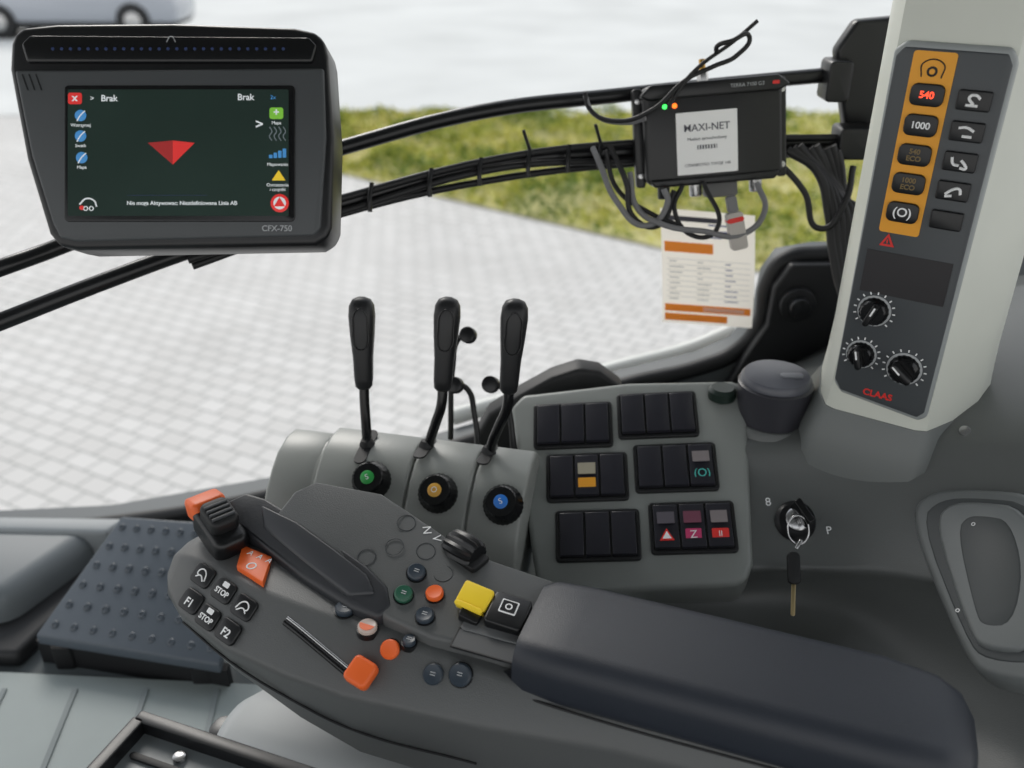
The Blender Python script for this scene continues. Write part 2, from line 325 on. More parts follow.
tube('lower_cable_e',[(.12,1.11,1.09),(.14,1.09,1.05),(.15,1.08,1.01),(.18,1.075,1.0),(.20,1.09,1.04)],.0035,CABLE,cb)
gp=frame((.275,1.062,.998),(1,.0,.25),(0,-.97,.2))
rbox('grey_plug',.020,.046,.014,mat('plug_light',(188,182,176),.5),cb,gp,r=.004)
rbox('red_plug_band',.0205,.006,.0145,RED,cb,gp@T(0,.014,0),r=.003)
rbox('grey_plug_neck',.012,.02,.012,CABG,cb,gp@T(0,.033,0),r=.003)
tg=empty('service_tag')
PAPER=mat('tag_paper',(252,246,236),.8,transl=.45)
q=[V((.206,1.219,.979)),V((.339,1.219,.968)),V((.356,1.219,.796)),V((.222,1.219,.806))]
def tp(s,t,off=0): 
    p=q[0].lerp(q[1],s).lerp(q[3].lerp(q[2],s),t);p.y-=off+.008*math.sin(t*3.1);return p
def patch(name,s0,s1,t0,t1,m,off):
    bm=bmesh.new();n=8;L=[[bm.verts.new(tp(s,t0+(t1-t0)*i/n,off)) for s in(s0,s1)] for i in range(n+1)]
    for a,b in zip(L,L[1:]): bm.faces.new((a[0],a[1],b[1],b[0]))
    return finish(name,bm,m,tg)
patch('paper',0,1,0,1,PAPER,0)
OP=mat('tag_orange',(250,158,66),.7,transl=.3)
patch('band_title',.03,.55,.26,.345,OP,.001);patch('band_foot_a',.03,.97,.81,.88,OP,.001);patch('band_foot_b',.03,.72,.90,.97,OP,.001);patch('band_top',.0,.6,.05,.09,INK,.001)
patch('foot_gap',.45,.9,.825,.865,PAPER,.0015)
for i in range(8):
    t=.40+i*.048;patch('rule_%d'%i,.05,.95,t,t+.003,GRYP,.001)
    for k in range(3): patch('entry_%d_%d'%(i,k),.08+k*.3,.08+k*.3+random.uniform(.05,.16),t+.018,t+.026,GRYP if k<2 else mat('pen_blue',(90,100,150),.6),.001)
for i in range(3): patch('script_%d'%i,.5,.85-.1*i,.10+i*.05,.112+i*.05,MC['pen_blue'],.001)

# ------------------------------------------------------------------ lever console
lc=empty('hydraulic_lever_console',T(-.080,.828,0,0,0,-13))
base=[(.088,.60),(.088,.765),(.082,.785),(.070,.797),(.047,.800),(.02,.794),(0,.781),(-.02,.762),(-.037,.738),(-.050,.705),(-.056,.66),(-.056,.58)]
def cseg(name,x0,x1,sc=1.0,dz=0):
    secs=[]
    for x in (x0,x1): secs.append([(x,y*sc,.62+(z-.62)*sc+dz) for y,z in base])
    return loft(name,secs,CONS,lc,bevel=.004,bang=50,ang=35)
cseg('end_cap',-.205,-.150,.97,-.003);cseg('segment_1',-.148,-.0385);cseg('segment_2',-.0365,.0345);cseg('segment_3',.0365,.096)
cseg('inner_core',-.19,.094,.95)
bv=BVHTree.FromPolygons([V((x,y,z)) for x in(-.3,.3) for y,z in base],[(i,i+1,i+13,i+12) for i in range(11)])
kn=[(-.0785,-.003,GRN,'S'),(0,-.006,AMB,'O'),(.0745,-.008,BLU,'S')]
for i,(x,y,m,s) in enumerate(kn):
    h=bv.ray_cast(V((x,y,1.2)),V((0,0,-1)));N=h[1] if h[1].z>0 else -h[1]
    M=frame(h[0],(1,0,0),N)
    rev('dial_ring_%d'%i,[(.0,0),(.0225,0),(.0222,.006),(.0195,.009),(.019,.016),(.0165,.019),(0,.019)],BLKG,lc,M,n=52,ridge=.0008)
    rev('dial_cap_%d'%i,[(.0078,.018),(.0078,.0198),(.0066,.0205),(0,.0206)],m,lc,M)
    text('dial_sign_%d'%i,s,.009,WHT,lc,M@T(0,0,.0208,0,0,30))
def w2l(p):
    return lc.matrix_world.inverted()@V(p)
bpy.context.view_layer.update()
LV=[((-.167,.926,.967),(-.169,.906,.863),(-.168,.889,.787)),((-.069,.906,.975),(-.078,.887,.871),(-.099,.881,.792)),((.004,.876,.985),(-.004,.867,.879),(-.027,.869,.800))]
for i,(t,mid,b) in enumerate(LV):
    lv=empty('hydraulic_lever' if i==0 else 'hydraulic_lever.%03d'%i)
    t=V(t);mid=V(mid);b=V(b);ax=(t-mid).normalized()
    k=mid-ax*.018
    tube('stem',[mid+ax*.01,k,b.lerp(k,.6),b.lerp(k,.25),b-V((0,0,.01))],.0058,BLKG,lv)
    M=frame(mid,(1,0,0),ax);L=(t-mid).length
    secs=[]
    for f,w,d in[(0,.007,.007),(.03,.0095,.010),(.12,.0105,.0115),(.35,.0112,.013),(.6,.0135,.015),(.8,.0148,.0145),(.91,.0138,.0125),(.97,.0105,.009),(1.0,.004,.003)]:
        secs.append([M@V((w*(abs(math.cos(a))**.75)*(1 if math.cos(a)>0 else -1),d*(abs(math.sin(a))**.75)*(1 if math.sin(a)>0 else -1),L*f)) for a in [2*math.pi*j/24 for j in range(24)]])
    loft('grip',secs,mat('grip_rubber',(24,25,27),.42),lv,ang=60)
    tube('grip_panel_line',[M@V((x,-.0146,L*f)) for x,f in[(-.007,.50),(-.0085,.68),(-.006,.86),(0,.90),(.006,.86),(.0085,.68),(.007,.50),(0,.46)]],.0006,BLKG,lv,cyc=True)
    p=w2l(b);h=bv.ray_cast(V((p.x,p.y,1.2)),V((0,0,-1)));N=h[1] if h[1].z>0 else -h[1]
    M=frame(h[0]+V((0,0,0)),(1,0,0),N)
    prism('slot_%d'%i,rrect(.014,.055,.007,5),-.001,.0010,BLKM,lc,M@T(.0,-.004,0))
    rev('slot_boot_%d'%i,[(0,0),(.009,0),(.007,.005),(.0055,.008),(0,.008)],BLKM,lc,M)
kb=empty('auxiliary_knob_set')
for i,p in enumerate([(-.053,.983,.894),(-.068,.945,.846),(-.025,.926,.857)]):
    M=frame(p,(1,0,0),(-.2,-.8,.5));disc('knob_%d'%i,.010,.012,BLK,kb,M@T(0,0,-.006))
    dx=-.012 if i==0 else .014
    tube('knob_stem_%d'%i,[V(p)+V((0,.003,0)),V(p)+V((dx,.006,-.008)),V(p)+V((dx*1.6,.0,-.04)),V((p[0]+dx*2,p[1]-.02,.76))],.0035,BLK,kb)
fin=empty('wiper_motor_cover')
prism('cover',[(-.05,.73),(-.03,.768),(.01,.796),(.05,.821),(.085,.834),(.112,.829),(.142,.806),(.15,.76),(.15,.70),(-.05,.70)],-.015,.02,BLKM,fin,T(0,1.03,0,90),bevel=.006)

# ------------------------------------------------------------------ switch panel
sp=empty('rocker_switch_panel',frame((.039,.761,.697),(.992,-.077,.0965),(-.1196,-.518,.847)))
prism('plate',[(0,-.012),(.20,-.004),(.213,.002),(.221,.02),(.237,.225),(.235,.24),(.224,.248),(.10,.252),(-.03,.242),(-.044,.225),(-.012,.0)],-.07,0,mat('switch_plate_plastic',(134,138,135),.36,bump=.12,bscale=800),sp,bevel=.010,seg=4)
blocks=[(.031,.194),(.131,.203),(.046,.126),(.147,.134),(.056,.055),(.160,.061)]
ico={(2,1):('amber',ORG2),(3,2):('teal',mat('teal_print',(80,190,180),.5)),(5,0):('red',RED),(5,1):('bolt',mat('magenta_print',(200,60,110),.5)),(5,2):('lamp',RED)}
for b,(x,y) in enumerate(blocks):
    prism('bank_frame_%d'%b,rrect(.094,.060,.005,4,x,y),-.002,.005,BLK,sp,bevel=.0015)
    prism('bank_well_%d'%b,rrect(.087,.053,.003,4,x,y),.004,.0054,BLKG,sp)
    for k in range(3):
        cx=x+(k-1)*.0288
        bm=bmesh.new();w=.0133;pr=[(-.025,.003),(-.025,.011),(-.002,.0075),(.025,.0105),(.025,.003)]
        A=[bm.verts.new((cx-w,y+p,z)) for p,z in pr];B=[bm.verts.new((cx+w,y+p,z)) for p,z in pr]
        bm.faces.new(A);bm.faces.new(B[::-1])
        for i in range(5):bm.faces.new((A[i],B[i],B[(i+1)%5],A[(i+1)%5]))
        finish('rocker_%d_%d'%(b,k),bm,mat('rocker_black',(33,33,41),.33),sp,bevel=.0012,seg=2,bang=25)
        if (b,k) in ico:
            n,m=ico[(b,k)]
            if n=='amber':
                rbox('sym_%d_%d'%(b,k),.020,.016,.001,m,sp,T(cx,y-.012,.0095,9),r=.001,bevel=0)
                rbox('symhi_%d_%d'%(b,k),.020,.019,.001,mat('amber_light',(150,145,126),.5),sp,T(cx,y+.010,.0096,-7),r=.001,bevel=0)
            elif n=='red':
                prism('sym_%d_%d'%(b,k),[(cx-.008,y-.017),(cx+.008,y-.017),(cx,y-.003)],.008,.0108,m,sp);prism('symin_%d_%d'%(b,k),[(cx-.005,y-.015),(cx+.005,y-.015),(cx,y-.0065)],.008,.0112,WHT,sp)
                rbox('symhi_%d_%d'%(b,k),.019,.017,.001,mat('lens_smoke',(84,80,88),.4),sp,T(cx,y+.011,.0098,-7),r=.001,bevel=0)
            elif n=='bolt':
                rbox('sym_%d_%d'%(b,k),.017,.014,.001,m,sp,T(cx,y-.011,.0095,9),r=.001,bevel=0);text('symt_%d_%d'%(b,k),'Z',.012,WHT,sp,T(cx,y-.011,.0104,9))
                rbox('symhi_%d_%d'%(b,k),.019,.017,.001,mat('lens_plum',(110,60,78),.4),sp,T(cx,y+.011,.0098,-7),r=.001,bevel=0)
            elif n=='teal':
                text('sym_%d_%d'%(b,k),'(O)',.013,m,sp,T(cx,y-.011,.0100,9))
                rbox('symhi_%d_%d'%(b,k),.019,.016,.001,mat('lens_pale',(124,117,118),.4),sp,T(cx,y+.011,.0098,-7),r=.001,bevel=0)
            else:
                rbox('sym_%d_%d'%(b,k),.018,.013,.001,m,sp,T(cx,y-.011,.0095,9),r=.001,bevel=0);text('symt_%d_%d'%(b,k),'II',.009,WHT,sp,T(cx,y-.011,.0104,9))
                rbox('symhi_%d_%d'%(b,k),.018,.018,.001,MC['lens_pale'],sp,T(cx,y+.011,.0098,-7),r=.001,bevel=0)

# ------------------------------------------------------------------ right side console
sco=empty('side_console')
g=[[(200,1235,600),(230,1235,640),(330,1235,690),(440,1220,740),(560,1200,840),(700,1180,900),(900,1150,930)],
[(150,990,780),(234,990,805),(309,1000,822),(406,960,830),(476,885,862),(560,840,900),(720,760,960)],
[(150,895,775),(232,887,800),(284,885,806),(366,865,824),(456,824,856),(520,772,880),(640,700,932)],
[(150,880,770),(232,874,794),(285,872,799),(366,851,817),(454,811,850),(516,760,873),(636,690,927)],
[(150,862,752),(236,860,772),(288,853,768),(366,832,788),(446,788,822),(504,738,850),(622,668,905)],
[(150,800,735),(243,797,744),(311,801,738),(370,786,752),(430,742,792),(478,696,830),(592,622,888)],
[(150,772,716),(246,772,722),(300,778,719),(368,762,727),(412,702,765),(450,634,797),(560,555,857)],
[(150,764,710),(247,764,716),(301,768,714),(371,753,722),(415,694,760),(452,626,793),(562,548,853)],
[(150,770,698),(248,770,702),(303,777,700),(376,762,708),(422,700,744),(456,630,776),(562,545,840)],
[(150,785,672),(246,787,668),(303,792,665),(378,770,668),(420,700,690),(458,625,715),(555,530,790)],
[(150,750,642),(243,748,640),(292,746,638),(352,728,640),(392,668,644),(440,590,650),(520,500,720)],
[(150,660,650),(240,660,648),(290,656,646),(340,640,648),(370,590,650),(400,510,655),(490,420,700)],
[(150,540,600),(200,540,600),(288,540,600),(330,520,600),(360,480,600),(380,420,600),(470,360,640)]]
bm=bmesh.new();G=[[bm.verts.new((x/1000,y/1000,z/1000)) for x,y,z in r] for r in g]
for a,b in zip(G,G[1:]):
    for i in range(len(a)-1): bm.faces.new((a[i],b[i],b[i+1],a[i+1]))
sc=finish('fender_cover',bm,SIDE,sco,subd=3)
if sc.data.polygons[0].normal.z<0: sc.data.flip_normals()
sol=sc.modifiers.new('t','SOLIDIFY');sol.thickness=.004;sol.offset=-1
GM=frame((.445,.66,.782),(.049,-.049,.037),(-.68,-.135,.72));Mi=GM.inverted()
gpp=[(.421,.753,.797),(.4426,.761,.822),(.470,.733,.844),(.5115,.691,.860),(.52,.60,.83),(.4835,.535,.780),(.4344,.571,.752),(.4257,.6006,.754)]
P2=[Mi@V(p) for p in gpp];gp2=[(p.x,p.y) for p in P2]
cx=sum(p[0] for p in gp2)/8;cy=sum(p[1] for p in gp2)/8
GM=Matrix.Translation((-.012,.004,-.003))@GM
def scl(k,kx=None): return chaikin([(cx+(x-cx)*(kx or k),cy+(y-cy)*k) for x,y in gp2],2)
prism('storage_lid',scl(1.06),-.02,.014,mat('lid_rim_grey',(106,110,110),.36),sco,GM,bevel=.008,seg=4)
prism('storage_lid_well',scl(.90,.86),.010,.0150,SIDED,sco,GM,bevel=.002)
prism('storage_lid_slab',scl(.82,.68),.010,.020,mat('lid_slab_grey',(112,116,116),.36),sco,GM,bevel=.006,seg=4)
prism('storage_lid_recess',scl(.62,.40),.012,.0206,SIDED,sco,GM,bevel=.003)
for i,s in enumerate((-1,1)): text('lid_mark_%d'%i,'o',.008,WHT,sco,GM@T(cx-.020,cy+s*.045-.004,.0208))

cu=empty('ashtray_cup',T(.307,.926,0))
rev('cup',[(0,.79),(.0375,.79),(.039,.81),(.0425,.852),(.043,.860),(.040,.862),(0,.862)],mat('cup_plastic',(56,56,62),.35),cu)
rev('lid',[(.040,.860),(.0405,.866),(.037,.871),(.02,.8735),(0,.874)],mat('lid_plastic',(84,86,94),.3),cu)
prism('lid_tab',rrect(.026,.010,.004,4,.014,-.010),.872,.8755,mat('lid_tab_grey',(120,122,128),.4),cu,bevel=.001)
rev('cup_seat',[(0,.785),(.050,.785),(.047,.808),(.042,.814),(0,.814)],SIDE,cu)
sk=empty('socket_cap',T(.250,.940,.795))
rev('socket',[(0,-.0),(.016,-.0),(.016,.026),(.012,.030),(.012,.034),(.0165,.037),(.0165,.047),(.013,.051),(0,.051)],mat('cap_green_black',(30,44,38),.35),sk)
ig=empty('ignition_lock',frame((.314,.808,.748),(1,0,.1),(-.08,-.62,.78)))
rev('bezel_ring',[(0,-.01),(.023,-.01),(.023,.002),(.019,.006),(0,.006)],BLK,ig)
rev('lock_barrel',[(0,.0),(.013,.0),(.013,.012),(.010,.014),(0,.014)],METAL,ig)
rbox('key_blade',.003,.012,.02,METAL,ig,T(0,0,.018),r=.001,bevel=.0005);rbox('key_bow',.008,.028,.022,BLKG,ig,T(0,0,.036,0,0,25),r=.002,bevel=.001)
tube('key_ring',[(-.008+.011*math.cos(a),-.018+.014*math.sin(a),.036+.006*math.sin(a)) for a in [k*math.pi/4 for k in range(8)]],.0011,METAL,ig,cyc=True)
rbox('key_ring_link',.012,.004,.003,METAL,ig,T(-.010,-.033,.034,0,0,50),r=.001)
rbox('spare_key_head',.013,.034,.007,BLKM,ig,T(-.018,-.056,.026,0,0,-8),r=.005);rbox('spare_key_blade',.0045,.034,.002,mat('key_brass',(205,185,140),.3,metal=1),ig,T(-.024,-.088,.024,0,0,-12),r=.002,bevel=.0005)
text('mark_park','P',.012,WHT,ig,T(.030,-.016,.013));text('mark_heat','8',.013,WHT,ig,T(-.028,.022,.009))
pb=empty('panel_screw');disc('screw_head',.006,.004,METAL,pb,frame((.476,.812,.861),(1,0,0),(-.3,-.5,.8)),n=20)

# ------------------------------------------------------------------ pillar
pl=empty('cab_pillar')
def psec(z,e,sh=0):
    c=V((.44,.90))
    pts=[(.352,.871),(.358,.862),(.425,.818),(.436,.816),(.446,.822),(.505,.858),(.53,.885),(.55,.97),(.44,1.02),(.375,.96),(.355,.90)]
    return [(c.x+(x-c.x)*e+sh*.6,c.y+(y-c.y)*e-sh,z) for x,y in pts]
loft('column',[psec(.80,1.10),psec(.835,1.08),psec(.86,1.05),psec(.89,1.02),psec(.93,1.0),psec(1.25,1.0),psec(1.85,1.0,0)],PILL,pl,bevel=0,ang=30)
loft('foot_collar',[psec(.78,1.34),psec(.825,1.26),psec(.845,1.17),psec(.862,1.07)],mat('collar_grey',(112,116,115),.42),pl,ang=50)
cp=empty('cab_control_panel',frame((.357,.870,0),(.832,-.555,0),(-.555,-.832,0)))
prism('panel_housing',[(-.003,.895),(.006,.884),(.088,.874),(.095,.880),(.097,1.232),(.090,1.243),(.004,1.243),(-.005,1.235)],-.01,.012,mat('housing_grey',(150,155,155),.45),cp,bevel=.004)
prism('panel_face',[(-.002,.900),(.006,.888),(.086,.879),(.092,.886),(.094,1.229),(.089,1.238),(.004,1.238),(-.002,1.230)],.010,.0135,mat('panel_face_grey',(70,74,77),.42),cp,bevel=.0015)
prism('amber_strip',rrect(.037,.168,.003,4,.0315,1.152),.0125,.0142,ORG2,cp)
rows=[1.199,1.172,1.145,1.118,1.090]
lab=['540','1000','540\nECO','1000\nECO','(O)']
for i,z in enumerate(rows):
    rbox('left_button_%d'%i,.029,.0195,.004,BLK,cp,T(.0315,z,.0155),r=.006,bevel=.001)
    mm=[mat('lit_red',(255,70,40),.4,emit=1.6),WHT,mat('print_brown',(120,100,60),.5),mat('print_brown',(120,100,60),.5),WHT][i]
    text('left_label_%d'%i,lab[i],.0085 if i<2 else(.0065 if i<4 else .012),mm,cp,T(.0315,z,.0177),off=.0002)
    rbox('right_button_%d'%i,.028,.0175,.004,BLK,cp,T(.071,z-.001,.0155),r=.002,bevel=.001)
G4=[[[(-.006,-.004),(.004,-.004)],[(.0,-.003),(-.004,.003),(.001,.005),(.005,.002)]],[[(-.007,.003),(-.001,.004),(.006,.001)],[(-.003,-.004),(.005,-.004)]],[[(-.007,.004),(-.005,-.002),(.0,-.003)],[(.001,.002),(.005,-.002),(.006,-.005),(.001,-.005)]],[[(-.006,-.003),(.0,.002),(.005,.003),(.007,-.002)],[(-.006,-.005),(.0,-.004)]]]
for i,gl in enumerate(G4):
    for j,st in enumerate(gl): tube('right_glyph_%d_%d'%(i,j),[(.071+x,rows[i]-.001+y,.0178) for x,y in st],.0013,WHT,cp)
tube('pto_icon',[(.023,1.214,.0145),(.023,1.226,.0145),(.040,1.226,.0145),(.040,1.214,.0145)],.0006,BLKM,cp);disc('pto_icon_dot',.0045,.0008,BLKM,cp,T(.0315,1.219,.0141));disc('pto_icon_hole',.0025,.001,ORG2,cp,T(.0315,1.219,.0142))
prism('warning_triangle',[(.016,1.054),(.030,1.054),(.023,1.067)],.013,.0142,RED,cp);prism('warning_inner',[(.0195,1.0562),(.0265,1.0562),(.023,1.063)],.013,.0145,DG,cp)
rbox('warning_stroke',.0014,.004,.0006,RED,cp,T(.023,1.059,.0147),r=.0004,bevel=0)
prism('dark_window',[(.006,1.048),(.086,1.048),(.086,1.004),(.006,1.004)],.013,.0142,mat('window_black',(44,42,44),.3),cp)
for i,(x,z,r) in enumerate([(.024,.985,.0165),(.020,.935,.0155),(.064,.930,.0175)]):
    M=T(x,z,.0135)
    disc('dial_plate_%d'%i,r,.001,GRYP,cp,M);
    for k in range(13):
        a=D(-130+k*260/12+90);text('tick_%d_%d'%(i,k),'-',.010,WHT,cp,M@T(math.cos(a)*r*1.16,math.sin(a)*r*1.16,.0008,0,0,math.degrees(a)),off=.0002)
    rev('dial_skirt_%d'%i,[(0,0),(r*.90,0),(r*.86,.006),(r*.7,.009),(0,.009)],BLKG,cp,M,n=36,ridge=.0006)
    rbox('dial_handle_%d'%i,r*.40,r*1.45,.012,BLK,cp,M@T(0,0,.013,0,0,35*i-20),r=.003)
    rbox('dial_pointer_%d'%i,.0018,r*.6,.0006,WHT,cp,M@T(0,0,.0192,0,0,35*i-20)@T(0,r*.35,0),r=.0005,bevel=0)
text('brand_print','CLAAS',.0100,RED,cp,T(.044,.8935,.0138),off=.0003)

# ------------------------------------------------------------------ armrest
ar=empty('armrest_control_console',T(.016,.62,0,0,0,-20))
secs=[]
TB=[(-.378,(-.033,.738),(-.035,.750),(-.022,.765),(.003,.765),(.004,.738)),
(-.362,(-.050,.728),(-.055,.748),(-.025,.771),(.022,.772),(.024,.725)),
(-.335,(-.066,.718),(-.072,.744),(-.030,.775),(.038,.777),(.040,.71)),
(-.27,(-.083,.700),(-.092,.738),(-.045,.775),(.050,.780),(.052,.69)),
(-.20,(-.086,.665),(-.100,.735),(-.052,.774),(.056,.778),(.058,.66)),
(-.14,(-.084,.640),(-.102,.733),(-.055,.772),(.058,.775),(.060,.64)),
(-.02,(-.076,.630),(-.092,.732),(-.060,.766),(.050,.770),(.052,.63)),
(.10,(-.060,.630),(-.070,.725),(-.055,.75),(.045,.75),(.048,.63)),(.33,(-.055,.630),(-.062,.725),(-.05,.75),(.03,.75),(.035,.63))]
for x,*p in TB: secs.append([(x,a,b) for a,b in p])
loft('body',secs,BODY,ar,bevel=.005,bang=22,ang=40)
tube('body_seam',[(x,p[0][0]*.55+p[1][0]*.45-.0005,p[0][1]*.55+p[1][1]*.45) for x,*p in TB[2:7]],.0012,BLKM,ar)
vs=[V(p) for s in secs for p in s]
fs=[]
for i in range(len(secs)-1):
    for j in range(5): fs.append((i*5+j,(i+1)*5+j,(i+1)*5+(j+1)%5,i*5+(j+1)%5))
HP=[(-.278,.022,.81),(-.270,.048,.825),(-.252,.062,.832),(-.180,.066,.832),(-.155,.060,.826),(-.075,.043,.803),(0.01,.046,.790),(0.01,-.048,.780),(-.075,-.052,.781),(-.122,-.046,.784),(-.200,-.010,.798)]
bm=bmesh.new();lo=[bm.verts.new((x,y,.74)) for x,y,z in HP];hi=[bm.verts.new(p) for p in HP];nh=len(HP)
bm.faces.new(lo[::-1])
tris=[(0,1,2),(0,2,10),(2,3,10),(3,4,10),(4,9,10),(4,5,9),(5,8,9),(5,6,8),(6,7,8)]
for t in tris:bm.faces.new([hi[i] for i in t])
for i in range(nh):
    j=(i+1)%nh;bm.faces.new((lo[i],lo[j],hi[j],hi[i]))
o=len(vs);vs+= [V(p) for p in HP];fs+=[tuple(o+i for i in t) for t in tris]
finish('control_deck',bm,BODY,ar,bevel=.004,bang=40,ang=38)
bva=BVHTree.FromPolygons(vs,fs)
def drop(x,y,rz=0):
    h=bva.ray_cast(V((x,y,1.2)),V((0,0,-1)));N=h[1] if h[1].z>0 else -h[1]
    return frame(h[0],(math.cos(D(rz)),math.sin(D(rz)),0),N)
secs=[]
for x,i0,dz in[(-.006,.012,-.012),(.004,.006,-.005),(.015,.002,-.001),(.05,0,0),(.30,0,0),(.34,.004,-.003),(.358,.012,-.008),(.368,.024,-.018)]:
    pts=[]
    for y,z in rrect(.114-i0*2,.058,.020,6,-.008,.772): pts.append((x+(.030 if z>.78 and x<0 else 0)*(z-.745)/.05,y,z+ (dz if z>.77 else 0)))
    secs.append(pts)
loft('arm_pad',secs,PADM,ar,bevel=0,ang=70)
tube('pad_seam',[(-.004,-.062,.752),(.05,-.0655,.752),(.20,-.0655,.752),(.36,-.060,.752)],.0012,BLKM,ar)
for i,(x,y) in enumerate([(-.324,-.041),(-.293,-.051),(-.264,-.061),(-.325,-.062),(-.299,-.072),(-.271,-.080)]):
    M=drop(x,y,-19)
    rbox('function_key_%d'%i,.0255,.0205,.005,BLK,ar,M@T(0,0,.001),r=.005,bevel=.0012)
    s=['<','STOP','C','F1','STOP','F2'][i]
    if len(s)>1: text('key_label_%d'%i,s,.0075 if len(s)==4 else .011,WHT,ar,M@T(0,-.002,.0037),off=.0002)
    else:
        f=1 if s=='C' else -1
        tube('key_glyph_%d'%i,[M@V((f*a,b,.0037)) for a,b in[(-.007,-.004),(-.003,.004),(.003,.005),(.006,.0),(.003,-.002)]],.0007,WHT,ar)
        tube('key_glyph_b_%d'%i,[M@V((f*a,b,.0037)) for a,b in[(-.005,-.005),(.001,-.001),(.006,-.004)]],.0007,WHT,ar)
    if len(s)==4: rbox('key_icon_%d'%i,.008,.005,.0004,WHT,ar,M@T(0,.006,.0036),r=.001,bevel=0)
M0=[drop(-.217+.011*k,-.062-.0032*k,-19) for k in range(8)]
tube('slider_slot_lip',[m@V((0,.001,0)) for m in M0],.0018,METAL,ar)
tube('slider_slot',[m@V((0,-.0035,.0)) for m in M0],.003,BLKG,ar)
M=drop(-.128,-.084,-19)
rbox('slider_tab',.024,.024,.014,ORG,ar,M@T(.002,.002,.010,-15,0,0),r=.005,bevel=.003)
rbox('slider_stem',.012,.014,.012,BLK,ar,M,r=.002)
DB=mat('button_slate',(48,58,68),.35);WB=mat('button_pale',(200,185,175),.35)
for i,(x,y,m,r) in enumerate([(-.166,-.042,DB,.0092),(-.136,-.055,WB,.0088),(-.109,-.063,ORG,.0088),(-.094,-.056,DB,.0060),(-.064,-.070,DB,.0092),(-.040,-.066,DB,.0100),
   (-.113,.002,DB,.0085),(-.115,-.022,mat('button_green',(40,90,70),.35),.0085),(-.088,-.012,ORG,.0082),(-.087,-.036,DB,.0082)]):
    M=drop(x,y)
    rev('button_rim_%d'%i,[(0,-.004),(r+.0016,-.004),(r+.0012,.0012),(0,.0012)],BLK,ar,M)
    rev('button_%d'%i,[(0,0),(r,0),(r,.0045),(r*.85,.006),(r*.5,.0055),(0,.0052)],m,ar,M)
    if m in(DB,MC['button_green']): text('button_sign_%d'%i,'=',.010,GRYP,ar,M@T(0,0,.0056))
    if m is WB: prism('button_half_%d'%i,[(r*.8*math.cos(a),r*.8*math.sin(a)) for a in[D(180+k*18) for k in range(11)]],.005,.0063,ORG,ar,M)
for i,(x,y) in enumerate([(-.143,.045),(-.114,.026),(-.090,.012),(-.143,.018),(-.165,.002)]):
    M=drop(x,y)
    tube('blank_ring_%d'%i,[M@V((.0088*math.cos(a),.0088*math.sin(a),.0002)) for a in[k*math.pi/4 for k in range(8)]],.0005,DG,ar,cyc=True)
for i,s in enumerate('NV7'): text('gate_mark_%d'%i,s,.012,WHT,ar,drop(-.122+.012*i,.046-.004*i,-60)@T(0,0,.0004))
M=T(-.082,.043,.803,0,0,-20)@T(0,0,0,0,90,0)
rev('thumb_wheel',[(0,-.018),(.013,-.018),(.016,-.014),(.017,0),(.016,.014),(.013,.018),(0,.018)],BLK,ar,M,n=32,ridge=.0016)
rbox('wheel_bezel',.050,.024,.006,BLKM,ar,T(-.082,.040,.800,0,0,-20),r=.004)
M=drop(-.028,-.014,0)
rbox('pto_bezel',.058,.046,.004,BODYL,ar,M@T(.004,0,0),r=.004)
rbox('pto_rocker',.036,.034,.012,BLK,ar,M@T(.012,.002,.007,6,4),r=.004,bevel=.002)
rbox('pto_symbol',.016,.014,.0006,WHT,ar,M@T(.012,.004,.0137,6,4),r=.001,bevel=0);rbox('pto_symbol_in',.0135,.0115,.0006,BLK,ar,M@T(.012,.004,.0140,6,4),r=.001,bevel=0);text('pto_glyph','o',.014,WHT,ar,M@T(.012,.005,.0144,6,4))
M=drop(-.051,-.010,-8)
rbox('guard_base',.020,.03,.010,BLK,ar,M@T(.004,-.004,.004),r=.003)
rbox('yellow_guard',.030,.022,.005,YEL,ar,M@T(0,.003,.012,14,-6),r=.003,bevel=.0015)
rbox('yellow_guard_lip',.028,.005,.010,YEL,ar,M@T(0,-.008,.008,14,-6),r=.002,bevel=.001)
M=drop(-.020,-.046,0)
prism('lower_tray',rrect(.066,.020,.002,3),-.003,.0006,DG,ar,M)
for i,(x,y,w,h) in enumerate([(0,.0105,.068,.001),(0,-.0105,.068,.001),(-.0335,0,.001,.022),(.0335,0,.001,.022)]): rbox('tray_line_%d'%i,w,h,.002,BLKM,ar,M@T(x,y,0),r=.0003,bevel=0)
st=[(-.345,.026),(-.325,.042),(-.300,.040),(-.255,.026),(-.205,.010),(-.160,-.006),(-.132,-.020),(-.120,-.036),(-.128,-.048),(-.159,-.044),(-.224,-.023),(-.290,.004),(-.325,.012)]
stz=[.806,.814,.814,.811,.806,.802,.796,.789,.784,.782,.783,.790,.798]
prism('palm_rest',st,.762,stz,mat('palm_rubber',(42,44,48),.42,bump=.2),ar,bevel=.004,seg=3)
prism('palm_rest_inlay',[(-.30,.030),(-.25,.019),(-.20,.001),(-.155,-.016),(-.140,-.030),(-.165,-.036),(-.22,-.016),(-.285,.010)],.775,[.8135,.8115,.8065,.8005,.7935,.7885,.7935,.8015],mat('palm_inlay_rubber',(50,52,56),.4),ar,bevel=.003)
prism('orange_sticker',[(-.306,.000),(-.268,-.006),(-.254,-.042),(-.292,-.030)],.774,.7815,ORG,ar,bevel=.0008)
for i in range(3): text('sticker_mark_%d'%i,'A',.009,WHT,ar,T(-.290+.012*i,-.009-.002*i,.7818,0,0,-8))
text('sticker_mark_o','O',.014,WHT,ar,T(-.278,-.026,.7818))
M=T(-.334,.004,.788,0,14,-30)
rbox('tip_lever_body',.066,.036,.032,BLK,ar,M,r=.010,bevel=.006,seg=3)
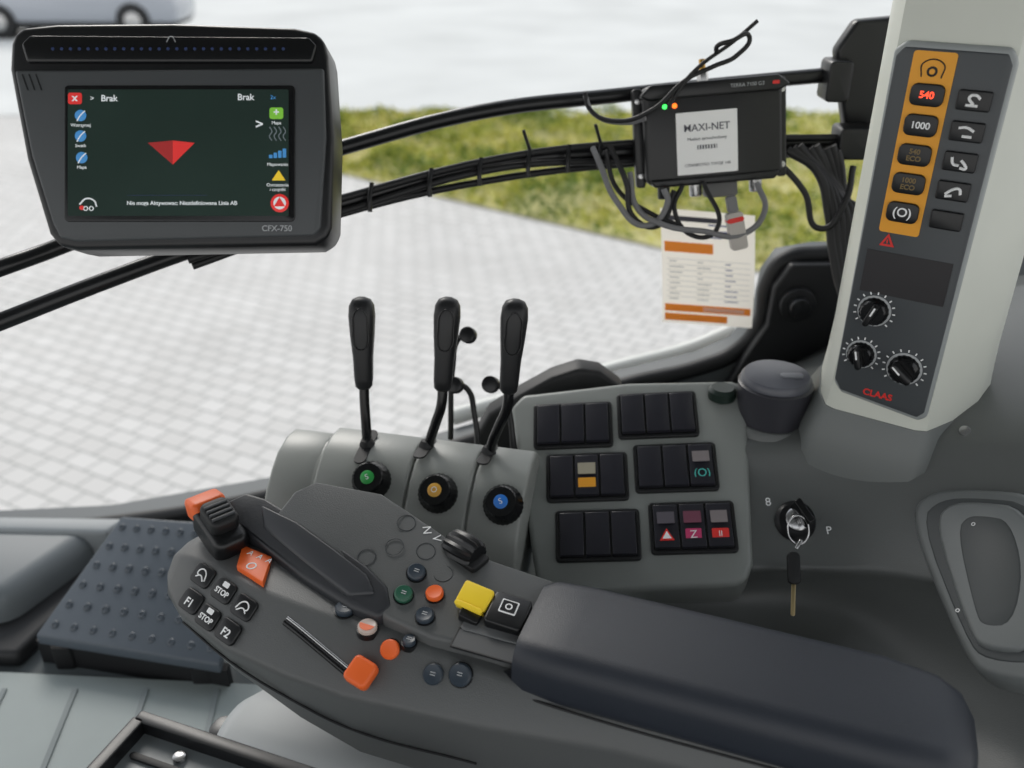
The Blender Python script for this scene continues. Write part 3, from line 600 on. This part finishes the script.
rbox('tip_lever_grip',.036,.030,.018,BLKM,ar,M@T(.000,0,.022),r=.008,bevel=.004)
for i in range(4): rbox('tip_rib_%d'%i,.003,.024,.004,DG,ar,M@T(-.008+i*.006,0,.031),r=.001,bevel=.0005)
rbox('tip_orange',.028,.036,.022,ORG,ar,M@T(-.032,0,.008,0,-25),r=.006,bevel=.004)
sup=empty('armrest_support_bracket',T(.016,.62,0,0,0,-20))
loft('support_arm',[[(x,y*1.0,z) for y,z in rrect(w,h,.045,7,cy,cz)] for x,w,h,cy,cz in[(-.325,.06,.06,-.05,.55),(-.315,.09,.09,-.05,.55),(-.295,.12,.12,-.055,.548),(.30,.13,.12,-.02,.548)]],mat('support_grey',(176,180,181),.42),sup,ang=60)
prism('support_column',rrect(.12,.10,.02,5,.05,-.02),.36,.52,DG,sup,bevel=.01)
rbox('support_bolt',.03,.03,.03,BLK,sup,T(-.330,-.05,.55),r=.012)
dt=empty('document_tray',T(.016,.62,0,0,0,-20))
def tr_(n,w,h,t,m,x,y,z,**k): return rbox(n,w,h,t,m,dt,T(x,y,z,0,0,0),**k)
tr_('tray_base',.30,.20,.010,mat('tray_grey',(116,122,124),.4),-.165,-.262,.684)
tr_('rim_far',.31,.012,.022,BLK,-.165,-.160,.692);tr_('rim_side',.012,.20,.022,BLK,-.316,-.262,.692);tr_('rim_near',.31,.012,.022,BLK,-.165,-.364,.692)
tr_('inner_band',.28,.006,.004,BLKM,-.165,-.190,.690)
disc('tray_rivet',.006,.005,METAL,dt,T(-.262,-.178,.689),n=16)
prism('tray_support',rrect(.06,.05,.01,4,-.05,-.25),.36,.68,DG,dt)

# ------------------------------------------------------------------ light
w=bpy.data.worlds.new('sky');bpy.context.scene.world=w;w.use_nodes=True;nt=w.node_tree
bg=nt.nodes['Background'];tc=nt.nodes.new('ShaderNodeTexCoord');sx=nt.nodes.new('ShaderNodeSeparateXYZ');rp=nt.nodes.new('ShaderNodeValToRGB')
nt.links.new(tc.outputs['Generated'],sx.inputs[0]);nt.links.new(sx.outputs['Z'],rp.inputs[0]);nt.links.new(rp.outputs[0],bg.inputs[0])
rp.color_ramp.elements[0].color=(1,.99,.965,1);rp.color_ramp.elements[1].color=(.82,.89,1,1);bg.inputs[1].default_value=1.0
L=bpy.data.lights.new('sun','SUN');L.energy=1.4;L.angle=D(22);L.color=(1,.96,.90);lo=bpy.data.objects.new('sun',L);col.objects.link(lo);lo.rotation_euler=(D(-48),D(-28),0)
bpy.context.scene.view_settings.view_transform='Standard'
bpy.context.scene.view_settings.exposure=.12
cam=bpy.data.cameras.new('camera');o=bpy.data.objects.new('camera',cam);col.objects.link(o)
o.location=(0,0,1.35);o.rotation_euler=(D(62),0,0);cam.lens=31.64;cam.clip_start=.02;cam.clip_end=200
cam.dof.use_dof=True;cam.dof.focus_distance=.88;cam.dof.aperture_fstop=3.8
bpy.context.scene.camera=o
